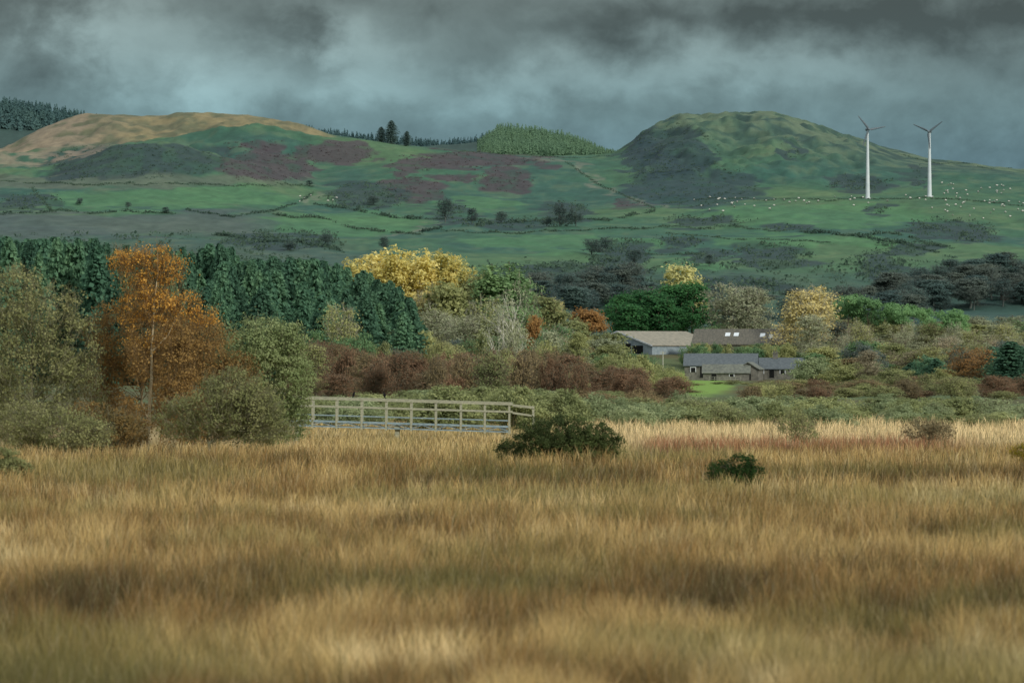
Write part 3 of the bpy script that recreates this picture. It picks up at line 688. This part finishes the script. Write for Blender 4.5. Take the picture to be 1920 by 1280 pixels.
near_tree('sallow_tree','broad olive sallow with tangled bare twigs',-70,220,
 [((0,0,5.0),(1.6,1.3,1.8)),((.2,0,2.6),(2.0,1.6,1.8))],240,40,.12,.34,SAL,TWIG,1400,25,4.8,r0=.1,nl=26,tw=.014)
near_tree('willow_tree','rounded grey green willow beside the footbridge',500,222,
 [((-.4,0,4.2),(1.3,1.2,1.0)),((.4,0,4.1),(1.2,1.1,1.0)),((0,0,2.9),(1.8,1.4,1.5)),((1.0,0,2.7),(.75,1,1.4)),((-1.2,0,2.4),(1.2,1,1.6)),((.0,0,1.2),(1.5,1.2,1.2)),((1.1,0,1.2),(.5,.7,1.0))],
 760,42,.095,.28,SA2,TWIG,2200,26,3.9,r0=.09,nl=36,tw=.011,lk=.3)
near_tree('sallow_bush','low olive sallow bush under the birches',392,206,
 [((0,0,1.5),(1.2,1,1.1)),((1.2,0,1.4),(1.3,1,1.1)),((-1.1,0,1.3),(.9,.8,.8)),((2.0,0,1.1),(.9,.8,.85)),((.8,0,2.3),(1.1,.7,.9)),((1.7,0,2.0),(.9,.7,.8))],
 440,34,.09,.27,SAL,TWIG,3600,27,1.8,r0=.05,nl=36,tw=.011,cat='bush')
near_tree('sallow_bush','low olive sallow bush under the birches',110,207,
 [((0,0,1.0),(1.4,1,.9)),((1.1,0,.8),(.9,.9,.7)),((-1.3,0,1.2),(1.1,.9,1.0))],
 260,34,.09,.27,SAL,TWIG,2000,28,1.5,r0=.05,nl=24,tw=.011,cat='bush')
near_tree('sallow_bush','low russet sallow bush under the birches',205,209,
 [((0,0,.9),(1.0,.9,.8)),((.6,0,.8),(.8,.8,.7)),((-.8,0,1.1),(.9,.9,1.0))],
 200,36,.095,.27,BBR,TWIG,1500,38,1.5,r0=.04,nl=20,tw=.011,cat='bush')
near_tree('bramble_bush','dense dark green bush in front of the footbridge',1052,189,
 [((-1.0,0,.75),(1.0,.9,.65)),((.1,0,.95),(1.3,1,.8)),((1.1,0,.8),(.95,.9,.70)),((0,0,.5),(1.95,1.2,.5)),((-.5,0,1.1),(1.0,.6,.52)),((.7,0,1.1),(.9,.5,.5)),((1.6,0,.5),(.5,.5,.5)),((-1.7,0,.5),(.5,.5,.42))],
 850,42,.065,.14,DGB,TWIG,300,29,.9,r0=.04,nl=26,tw=.008,tl=.1,cat='bush')
near_tree('gorse_bush','small dark green gorse bush in the grass',1375,149,
 [((-.3,0,.5),(.45,.4,.34)),((.2,0,.70),(.45,.4,.34)),((.45,0,.45),(.38,.35,.3)),((0,0,.3),(.72,.5,.3))],
 200,38,.055,.11,GOR,BARK,420,30,.7,r0=.03,nl=16,tw=.006,tl=.13,cat='bush')
near_tree('heather_bush','thin reddish brown bush in the pale sedge',1740,228,
 [((-.3,0,.7),(.8,.6,.45)),((.4,0,.6),(.7,.6,.4))],110,18,.08,.24,RED2,TWIG,1100,31,.9,r0=.03,nl=20,tw=.010,tl=.25,cat='bush')
near_tree('heather_bush','thin olive bush in the pale sedge',1492,232,
 [((-.2,0,1.0),(.7,.6,.5)),((.3,0,.6),(.7,.6,.5))],100,18,.08,.24,OLV,TWIG,900,32,1.0,r0=.03,nl=20,tw=.010,tl=.25,cat='bush')
near_tree('rush_bush','dark olive bush at the edge of the grass',5,158,
 [((-.2,0,.55),(.9,.6,.5)),((.3,0,.35),(.5,.5,.4))],130,34,.07,.16,SAL,TWIG,300,33,.6,r0=.03,nl=14,tw=.008,tl=.2,cat='bush')
GYE=leafmat('yellow_gorse_flowers',(84,84,26),(150,132,40),(190,170,60),1.0,2)
near_tree('gorse_bush','small gorse bush with yellow flowers',1918,178,
 [((0,0,.6),(.4,.4,.3)),((.4,0,.5),(.4,.4,.3))],60,30,.06,.12,GYE,BARK,200,34,.6,r0=.03,nl=12,tw=.007,tl=.15,cat='bush')
# ---------- footbridge
WOOD=surf('weathered_bleached_timber',(128,130,112),(174,174,150),9,stretch=(1,1,6))
STEEL=surf('blue_grey_galvanised_steel',(112,132,138),(148,166,170),6,.5)
def bridge():
    d=250
    x0=X(532,d);x1=X(957,d)
    e=empty('footbridge',(x0,d,0),'timber footbridge with post and rail sides over a ditch','footbridge')
    L=x1-x0;zl=.88;zr=.58
    def zb(x): return zl+(zr-zl)*x/L
    mb=MB();n=60
    for i in range(n):
        a=L*i/n;mb.box(a,a+L/n-.015,-.02,1.42,zb(a)-.05,zb(a)-.005)
    obj('deck',mb.mesh('bridge_deck',[WOOD]),e)
    for side,y in (('near',-.06),('far',1.46)):
        mb=MB()
        mb.beam((0,y,zb(0)-.0),(L,y,zb(L)-.0),.07,.075);mb.beam((0,y,zb(0)+.27),(L,y,zb(L)+.27),.05,.035)
        mb.beam((0,y,zb(0)-.22),(L,y,zb(L)-.22),.07,.05)
        step=L/18
        for i in range(18):
            a=i*step;b=a+step
            if i%2==0: mb.beam((a,y,zb(a)-.19),(b,y,zb(b)-.04),.03,.03)
            else: mb.beam((a,y,zb(a)-.04),(b,y,zb(b)-.19),.03,.03)
        obj('girder',mb.mesh('bridge_girder',[STEEL]),e)
        mb=MB();yr=y-.06 if y<0 else y+.06
        mb.beam((-.1,yr,zb(0)+1.0),(L+.1,yr,zb(L)+1.0),.05,.09)
        mb.beam((-.1,yr,zb(0)+.66),(L+.1,yr,zb(L)+.66),.04,.075)
        mb.beam((-.1,y,zb(0)+1.065),(L+.1,y,zb(L)+1.065),.16,.03)
        mb.beam((L+.1,yr,zb(L)+.95),(L+1.05,yr,zb(L)+.85),.05,.09);mb.beam((L+.1,yr,zb(L)+.62),(L+1.05,yr,zb(L)+.48),.05,.07)
        rl=obj('railing',mb.mesh('bridge_rails',[WOOD]),e)
        for px in (540,586,631,678,724,771,817,864,909,955,1000):
            x=X(px,d)-x0;zz=zb(min(x,L));h=1.045 if px<980 else .9
            mb=MB();mb.box(-.045,.045,-.05,.05,-.3 if px<980 else -.58,h)
            yy=-.02 if y<0 else .02
            mb.box(-.052,.052,yy-.05,yy+.05,h,h+.012)
            obj('post',mb.mesh('bridge_post',[WOOD]),rl,loc=(x,y,zz))
    for xx in (.6,L/2,L-.3):
        mb=MB()
        for y in (.15,1.25): mb.box(xx-.1,xx+.1,y-.1,y+.1,-.3,zb(xx)-.3)
        mb.box(xx-.12,xx+.12,-.0,1.4,zb(xx)-.3,zb(xx)-.06)
        obj('trestle',mb.mesh('bridge_trestle',[WOOD]),e)
    BM=surf('black_feathers',(14,14,16),(30,30,34),30)
    for px in (663,721):
        x=X(px,d);zt=zb(x-x0)+1.085
        mb=MB();mb.tube([(-.02,0,.05),(-.01,0,.08),(.0,0,.14),(.015,0,.19),(.03,0,.215),(.035,0,.245),(.03,0,.27)],[.012,.04,.058,.05,.03,.034,.012],8)
        mb.tube([(.045,0,.25),(.07,0,.248),(.095,0,.24)],[.014,.010,.002],6)
        mb.tube([(-.02,0,.09),(-.06,0,.0),(-.085,0,-.05)],[.03,.02,.012],6)
        for yy in (-.02,.02): mb.tube([(.0,yy,.09),(.0,yy,.04),(.01,yy,.0)],[.01,.006,.006],5)
        b=obj('crow',mb.mesh('crow_body',[BM],True),None,loc=(x,d-.06,zt));b['label']='black crow perched on the footbridge handrail';b['category']='bird';b['group']='crows on the handrail'
        b.rotation_euler=(0,0,.6 if px<700 else 2.4)
bridge()
# ---------- farm
STONE=surf('grey_rubble_stone',(86,86,80),(124,122,112),1.8)
SLATE=surf('blue_grey_slate',(74,82,86),(100,108,110),2.5,.6,stretch=(1,1,3))
SLATE2=surf('mossy_grey_slate',(86,90,84),(116,120,108),2,.6)
TIN=surf('weathered_brown_tin',(76,76,68),(106,102,90),1.2,.6,stretch=(4,1,1))
FIB=surf('lichened_fibre_cement',(122,120,108),(152,146,130),1.5,.8)
SHEET=surf('pale_blue_cladding',(112,126,132),(146,158,162),1.5,.5)
DARK=surf('painted_interior_shade',(20,22,22),(34,36,34),3)  # solid dark boxes in this colour stand in for shade inside openings
WHITE=surf('white_paint',(186,192,194),(216,220,220),2,.5)
GLASSY=surf('translucent_skylight',(196,206,210),(224,230,232),2,.4)
def building(name,label,px,d,yaw,L,W,he,hr,wall,roof,z0=None,openings=(),skyl=(),over=.25,gopen=(),chim=None,fascia=None):
    x=X(px,d);z=gz(x,d) if z0 is None else z0
    e=empty(name,(x,d,z),label,'farm building');e.rotation_euler=(0,0,yaw)
    l,w=L/2,W/2;b=-2.5
    V=[(-l,-w,b),(l,-w,b),(l,w,b),(-l,w,b),(-l,-w,he),(l,-w,he),(l,w,he),(-l,w,he),(-l,0,hr-.12),(l,0,hr-.12)]
    me=bpy.data.meshes.new(name+'_wall');me.from_pydata(V,[],[(0,1,5,4),(2,3,7,6),(1,2,6,9,5),(3,0,4,8,7)]);me.materials.append(wall)
    obj('wall',me,e)
    sl=(hr-he)/w;t=.14
    for sg in (-1,1):
        yb=sg*(w+over);zb_=he-sl*over
        V=[(-l-over,yb,zb_),(l+over,yb,zb_),(l+over,0,hr),(-l-over,0,hr)]
        V+= [(a,bb,c+t) for a,bb,c in V]
        me=bpy.data.meshes.new(name+'_roof');me.from_pydata(V,[],[(0,1,2,3),(4,7,6,5),(0,4,5,1),(1,5,6,2),(3,2,6,7),(0,3,7,4)]);me.materials.append(roof)
        ro=obj('roof',me,e)
        if sg==-1:
            for (a,c,f0,f1) in skyl:
                ya=-w*(1-f0);yb2=-w*(1-f1);za=hr-sl*(-ya)+t+.02;zc=hr-sl*(-yb2)+t+.02
                me=bpy.data.meshes.new('skylight');me.from_pydata([(a,ya,za),(c,ya,za),(c,yb2,zc),(a,yb2,zc),(a,ya,za+.05),(c,ya,za+.05),(c,yb2,zc+.05),(a,yb2,zc+.05)],[],[(0,3,2,1),(4,5,6,7),(0,1,5,4),(1,2,6,5),(2,3,7,6),(3,0,4,7)]);me.materials.append(GLASSY);obj('skylight',me,ro)
    for (nm,a,c,f,h,mt) in openings:
        mb=MB();mb.box(a,c,-w-.04,-w+.1,f,h,0)
        o=obj(nm,mb.mesh(nm,[mt]),e)
        mb=MB();mb.box(a-.12,a,-w-.09,-w+.05,f,h);mb.box(c,c+.12,-w-.09,-w+.05,f,h);mb.box(a-.12,c+.12,-w-.09,-w+.05,h,h+.14)
        obj('frame',mb.mesh('frame',[wall if nm=='door' else WHITE]),o)
    for (nm,a,c,f,h,mt) in gopen:
        mb=MB();mb.box(-l-.05,-l+.1,a,c,f,h);obj(nm,mb.mesh(nm,[mt]),e)
    if fascia:
        mb=MB()
        for sg in (-1,1): mb.beam((-l-over-.06,sg*(w+over),he-sl*over+.02),(-l-over-.06,0,hr+.02),.08,.26)
        obj('fascia',mb.mesh('fascia',[fascia]),e)
    if chim is not None:
        mb=MB();mb.box(chim-.4,chim+.4,-.35,.35,hr-.5,hr+.9);mb.box(chim-.47,chim+.47,-.42,.42,hr+.9,hr+1.02)
        for q in (-.2,.2): mb.tube([(chim+q,0,hr+1.0),(chim+q,0,hr+1.4)],[.12,.1],8)
        obj('chimney',mb.mesh('chimney',[STONE]),e)
    return e
building('cattle_barn','wide cattle shed with pale clad gable and open bays',1222,1068,math.radians(44),18,18,1.6,4.2,SHEET,FIB,z0=Zr(664,1068),gopen=[('bay',-6.6,-3.8,.1,1.6,DARK),('bay',-3.4,-.4,.1,2.0,DARK),('bay',.4,3.4,.1,2.0,DARK),('bay',4.2,8.2,.1,1.5,DARK)],fascia=WHITE)
building('machinery_barn','brown tin roofed barn with white skylights',1392,1052,math.radians(-9),17.2,12,2.0,4.75,TIN,TIN,z0=Zr(666,1052),skyl=[(-2.9,-2.0,.50,.72),(-1.3,-.4,.50,.72),(3.6,4.5,.45,.68),(5.3,6.0,.36,.6)],openings=[('door',-6.5,-3.0,.1,1.8,DARK),('door',2,4.4,.1,1.8,DARK)])
building('lean_to_shed','small white walled shed at the barn end',1480,1050,math.radians(-5),1.8,4,2.2,2.8,WHITE,FIB,z0=Zr(664,1050))
zc=Zr(708,1000)
building('stone_byre','long stone byre with blue slate roof',1352,1000,math.radians(-4),12.6,6,2.2,4.15,STONE,SLATE,z0=zc,openings=[('window',-5.2,-4.4,1.0,1.8,DARK),('door',-3.6,-2.6,0,1.9,DARK),('window',-1.4,-.6,1.0,1.8,DARK),('window',2,2.8,1.0,1.8,DARK)])
building('stone_farmhouse','stone farmhouse with slate roof and chimney',1460,1003,math.radians(-12),9.4,6,1.6,3.4,STONE,SLATE,z0=zc,openings=[('window',-3,-2.2,.7,1.4,DARK),('door',-1.2,-.3,0,1.5,DARK),('window',.8,1.6,.7,1.4,DARK),('window',2.6,3.3,.7,1.4,DARK)],chim=-.6)
building('stone_outbuilding','low stone outbuilding with mossy roof',1362,991,math.radians(-3),8.0,4.4,1.35,2.7,STONE,SLATE2,z0=Zr(713,991),openings=[('door',-2.6,-1.7,0,1.25,DARK),('window',.6,1.3,.6,1.1,DARK)])
building('stone_outbuilding','small gable fronted stone shed',1407,993,math.radians(78),5,3.6,1.9,3.0,STONE,SLATE2,z0=Zr(712,993),gopen=[('door',-.5,.5,.0,1.6,DARK)])
mb=MB();d=975;x=X(1243,d)
PW=surf('pale_pole_timber',(150,150,136),(186,186,170),6)
mb.tube([(0,0,-.5),(0,0,3),(0,0,5.2)],[.12,.10,.08],8);mb.beam((-.5,0,4.9),(.5,0,4.9),.09,.10)
for q in (-.4,0,.4): mb.tube([(q,0,4.93),(q,0,5.1)],[.04,.03],6)
o=obj('utility_pole',mb.mesh('utility_pole',[PW]),None,loc=(x,d,gz(x,d)));o['label']='pale wooden utility pole below the barns';o['category']='pole'
FNC=surf('grey_fence_timber',(120,120,108),(150,150,138),6)
d=980;x=X(1330,d);mb=MB()
for i in range(7): mb.box(i*.9-.05,i*.9+.05,-.05,.05,-.4,.8)
for h in (.4,.75): mb.box(-.1,5.5,-.085,-.055,h-.035,h+.035)
o=obj('paddock_fence',mb.mesh('paddock_fence',[FNC]),None,loc=(x,d,gz(x,d)));o['label']='pale post and rail fence by the stone buildings';o['category']='fence'
RB=surf('red_boards',(96,64,58),(112,76,68),2)
for px,row,w in ((1748,553,3.0),(1892,556,3.5)):
    h=hit(px,row)
    building('red_barn','small red walled barn among the valley trees',px,h[1]-10,.2,w,4,1.9,3.0,RB,SLATE2,openings=[('door',-.6,.6,0,1.5,DARK)])
# ---------- turbines
TW=surf('white_turbine_paint',(190,200,202),(214,220,220),.3,.5)
BL=surf('grey_blade_paint',(92,102,108),(112,122,128),.3,.5)
def turbine(px,base,hub,angs,yaw,label):
    h=hit(px,base);x,d,z=h
    H=Zr(hub,d)-z
    e=empty('wind_turbine',(x,d,z),label,'wind turbine','wind turbines on the hill');e.rotation_euler=(0,0,yaw)
    mb=MB();mb.tube([(0,0,-1),(0,0,.4),(0,0,H*.5),(0,0,H-.4)],[.86,.78,.54,.34],20);mb.tube([(0,0,-1),(0,0,.15)],[1.3,1.3],20)
    obj('tower',mb.mesh('turbine_tower',[TW],True),e)
    mb=MB();mb.tube([(0,1.6,H),(0,1.5,H),(0,1.2,H),(0,-.9,H),(0,-1.0,H)],[.02,.4,.55,.5,.02],10)
    obj('nacelle',mb.mesh('turbine_nacelle',[BL],True),e)
    mb=MB();mb.tube([(0,.0,0),(0,-.1,0),(0,-.5,0),(0,-.75,0)],[.3,.5,.42,.05],10)
    ro=obj('rotor',mb.mesh('turbine_hub',[BL],True),e,loc=(0,-1.0,H))
    for a in angs:
        mb=MB();Lb=6.0;ts=np.linspace(0,1,9);V=[];F=[]
        for i,t in enumerate(ts):
            c=(.3 if t<.05 else .9*(1-t*.7));th=.09*(1-t*.7)+.02 if t>.05 else .14
            tw=.3*(1-t)
            for u,v in ((-.35,0),(-.1,th),(.35,th*.6),(.65,0),(.35,-th*.3),(-.1,-th*.6)):
                p=u*c;V.append((p*math.cos(tw),-(v)-p*math.sin(tw)-.3,.2+t*Lb))
        for i in range(8):
            for j in range(6): F.append((i*6+j,i*6+(j+1)%6,(i+1)*6+(j+1)%6,(i+1)*6+j))
        mb.add(V,F);b=obj('blade',mb.mesh('turbine_blade',[BL],True),ro);b.rotation_euler=(0,math.radians(90-a),0)
turbine(1627,373,243,(130,10,250),.25,'white wind turbine with three blades on pasture')
turbine(1743,369,247,(155,35,275),-.35,'white wind turbine with three blades on pasture')
# ---------- sheep
WOOL=surf('cream_wool',(180,182,172),(210,210,200),4)
FACE=surf('dark_sheep_face',(60,56,50),(90,84,74),4)
mb=MB()
mb.tube([(-.55,0,.62),(-.5,0,.64),(-.3,0,.66),(.1,0,.66),(.38,0,.68),(.5,0,.7),(.56,0,.72)],[.05,.2,.29,.3,.26,.16,.06],10)
mb.tube([(.45,0,.74),(.62,0,.86),(.72,0,.9),(.86,0,.82)],[.15,.11,.1,.05],8,1)
for a,b in ((-.38,-.14),(-.38,.14),(.3,-.13),(.3,.13)): mb.tube([(a,b,.55),(a+.02,b,.28),(a,b,0)],[.08,.045,.04],6,1)
mb.tube([(-.55,0,.66),(-.62,0,.5)],[.05,.03],6)
for s_ in (-1,1): mb.tube([(.68,.07*s_,.93),(.66,.17*s_,.92)],[.03,.012],5,1)
SM=mb.mesh('sheep_body',[WOOL,FACE],True)
r=np.random.default_rng(12);pts=[]
for i in range(40): pts.append((r.uniform(1380,1910),378+r.normal()*5+0))
for i in range(22): pts.append((r.uniform(1765,1915),r.uniform(345,366)))
for i in range(18): pts.append((r.normal()*30+1365,r.uniform(374,402)))
for i in range(24): pts.append((r.uniform(1740,1920),r.uniform(378,412)))
for i in range(7): pts.append((r.uniform(560,640),r.uniform(365,380)))
for px,row in pts:
    h=hit(px,row)
    if h is None: continue
    o=bpy.data.objects.new('sheep',SM);COL.objects.link(o);o.location=(h[0],h[1],h[2]-.03);o.rotation_euler=(0,0,r.uniform(0,6.28));sc=r.uniform(.6,.85);o.scale=(sc,)*3
    o['label']='cream sheep grazing on the green hill pasture';o['category']='sheep';o['group']='sheep grazing on the hill'
# ---------- world
w=bpy.data.worlds.new('World');scene.world=w;w.use_nodes=True;nt=w.node_tree
for n in list(nt.nodes): nt.nodes.remove(n)
out=nt.nodes.new('ShaderNodeOutputWorld')
el=math.radians(30);az=math.radians(138)
sky=nt.nodes.new('ShaderNodeTexSky');sky.sky_type='NISHITA';sky.sun_disc=False;sky.sun_elevation=el;sky.sun_rotation=az
b1=nt.nodes.new('ShaderNodeBackground');b1.inputs[1].default_value=.08;nt.links.new(sky.outputs[0],b1.inputs[0])
tc=nt.nodes.new('ShaderNodeTexCoord');sp=nt.nodes.new('ShaderNodeSeparateXYZ');nt.links.new(tc.outputs['Generated'],sp.inputs[0])
x_,z_=sp.outputs['X'],sp.outputs['Z']
def noise(sc,loc,det,ro,dist):
    mp=nt.nodes.new('ShaderNodeMapping');mp.inputs['Scale'].default_value=sc;mp.inputs['Location'].default_value=loc;nt.links.new(tc.outputs['Generated'],mp.inputs[0])
    n1=nt.nodes.new('ShaderNodeTexNoise');n1.inputs['Scale'].default_value=1.0;n1.inputs['Detail'].default_value=det;n1.inputs['Roughness'].default_value=ro;n1.inputs['Distortion'].default_value=dist
    nt.links.new(mp.outputs[0],n1.inputs['Vector']);return n1.outputs['Fac']
nA=noise((46,46,66),(3.1,0,1.2),9,.6,.3)
nB=noise((100,100,130),(7.1,2,4.2),8,.6,.2)
nC=noise((70,70,90),(1.1,5,9.2),6,.55,.1)
wx=mathn(nt,'ADD',x_,mathn(nt,'MULTIPLY',mathn(nt,'SUBTRACT',nB,.5),.03))
wz=mathn(nt,'ADD',z_,mathn(nt,'MULTIPLY',mathn(nt,'SUBTRACT',nC,.5),.018))
G=[(410,135,100,50,.9),(230,110,70,44,.6),(190,40,90,36,.9),(690,105,76,56,.85),(620,180,260,30,.45),(1200,135,240,30,.6),(1000,170,180,26,.45),(1520,130,210,28,.4),(850,50,70,36,.3),(330,60,60,30,.35),
(1250,42,280,28,-.45),(1750,45,230,46,-.45),(60,5,160,40,-.15),(1880,130,110,60,-.12),(540,60,60,44,-.3)]
tot=mathn(nt,'MULTIPLY_ADD',mathn(nt,'SUBTRACT',nA,.5),1.15,1.04)
tot=mathn(nt,'MULTIPLY_ADD',mathn(nt,'SUBTRACT',nB,.5),.8,tot)
for px,row,rx,ry,a in G:
    u0=(px-960)/FP;v0=(HR-row)/FP
    a1=mathn(nt,'POWER',mathn(nt,'ABSOLUTE',mathn(nt,'DIVIDE',mathn(nt,'SUBTRACT',wx,u0),rx/FP*1.2)),2.0)
    a2=mathn(nt,'POWER',mathn(nt,'ABSOLUTE',mathn(nt,'DIVIDE',mathn(nt,'SUBTRACT',wz,v0),ry/FP*1.2)),2.0)
    g_=mathn(nt,'EXPONENT',mathn(nt,'MULTIPLY',mathn(nt,'ADD',a1,a2),-1.0))
    tot=mathn(nt,'MULTIPLY_ADD',g_,a,tot)
tot=mathn(nt,'MAXIMUM',tot,.52)
base=ramp(nt,[(0,tuple(lin((110,138,146)))),(.034,tuple(lin((98,127,136)))),(.044,tuple(lin((105,131,135)))),(.054,tuple(lin((106,125,126)))),(.064,tuple(lin((104,118,117)))),(.10,(.2,.23,.24)),(.3,(.6,.64,.66)),(1,(.9,.94,.97))],z_)
v=nt.nodes.new('ShaderNodeVectorMath');v.operation='SCALE';nt.links.new(base,v.inputs[0]);nt.links.new(tot,v.inputs['Scale'])
b2=nt.nodes.new('ShaderNodeBackground');b2.inputs[1].default_value=1.0;nt.links.new(v.outputs[0],b2.inputs[0])
mr=nt.nodes.new('ShaderNodeMapRange');mr.inputs[1].default_value=.09;mr.inputs[2].default_value=.35;mr.inputs[3].default_value=1;mr.inputs[4].default_value=.85
nt.links.new(z_,mr.inputs[0])
mx=nt.nodes.new('ShaderNodeMixShader');nt.links.new(mr.outputs[0],mx.inputs[0]);nt.links.new(b1.outputs[0],mx.inputs[1]);nt.links.new(b2.outputs[0],mx.inputs[2]);nt.links.new(mx.outputs[0],out.inputs[0])
# ---------- sun, camera
sd=bpy.data.lights.new('sun','SUN');sd.energy=2.6;sd.angle=math.radians(6);sd.color=(1,.96,.88)
so=bpy.data.objects.new('sun',sd);COL.objects.link(so)
dirv=Vector((math.sin(az)*math.cos(el),math.cos(az)*math.cos(el),math.sin(el)))
so.rotation_euler=dirv.to_track_quat('Z','Y').to_euler();so.location=(30,-30,60)
cd=bpy.data.cameras.new('camera');cd.lens=200;cd.sensor_width=36;cd.clip_start=1;cd.clip_end=8000
cd.dof.use_dof=True;cd.dof.focus_distance=420;cd.dof.aperture_fstop=4.0
co=bpy.data.objects.new('camera',cd);COL.objects.link(co);co.location=(0,0,CH);co.rotation_euler=(math.radians(90)+math.atan(40/FP),0,0)
scene.camera=co
scene.view_settings.view_transform='Standard'
try: scene.view_settings.look='None'
except Exception: pass
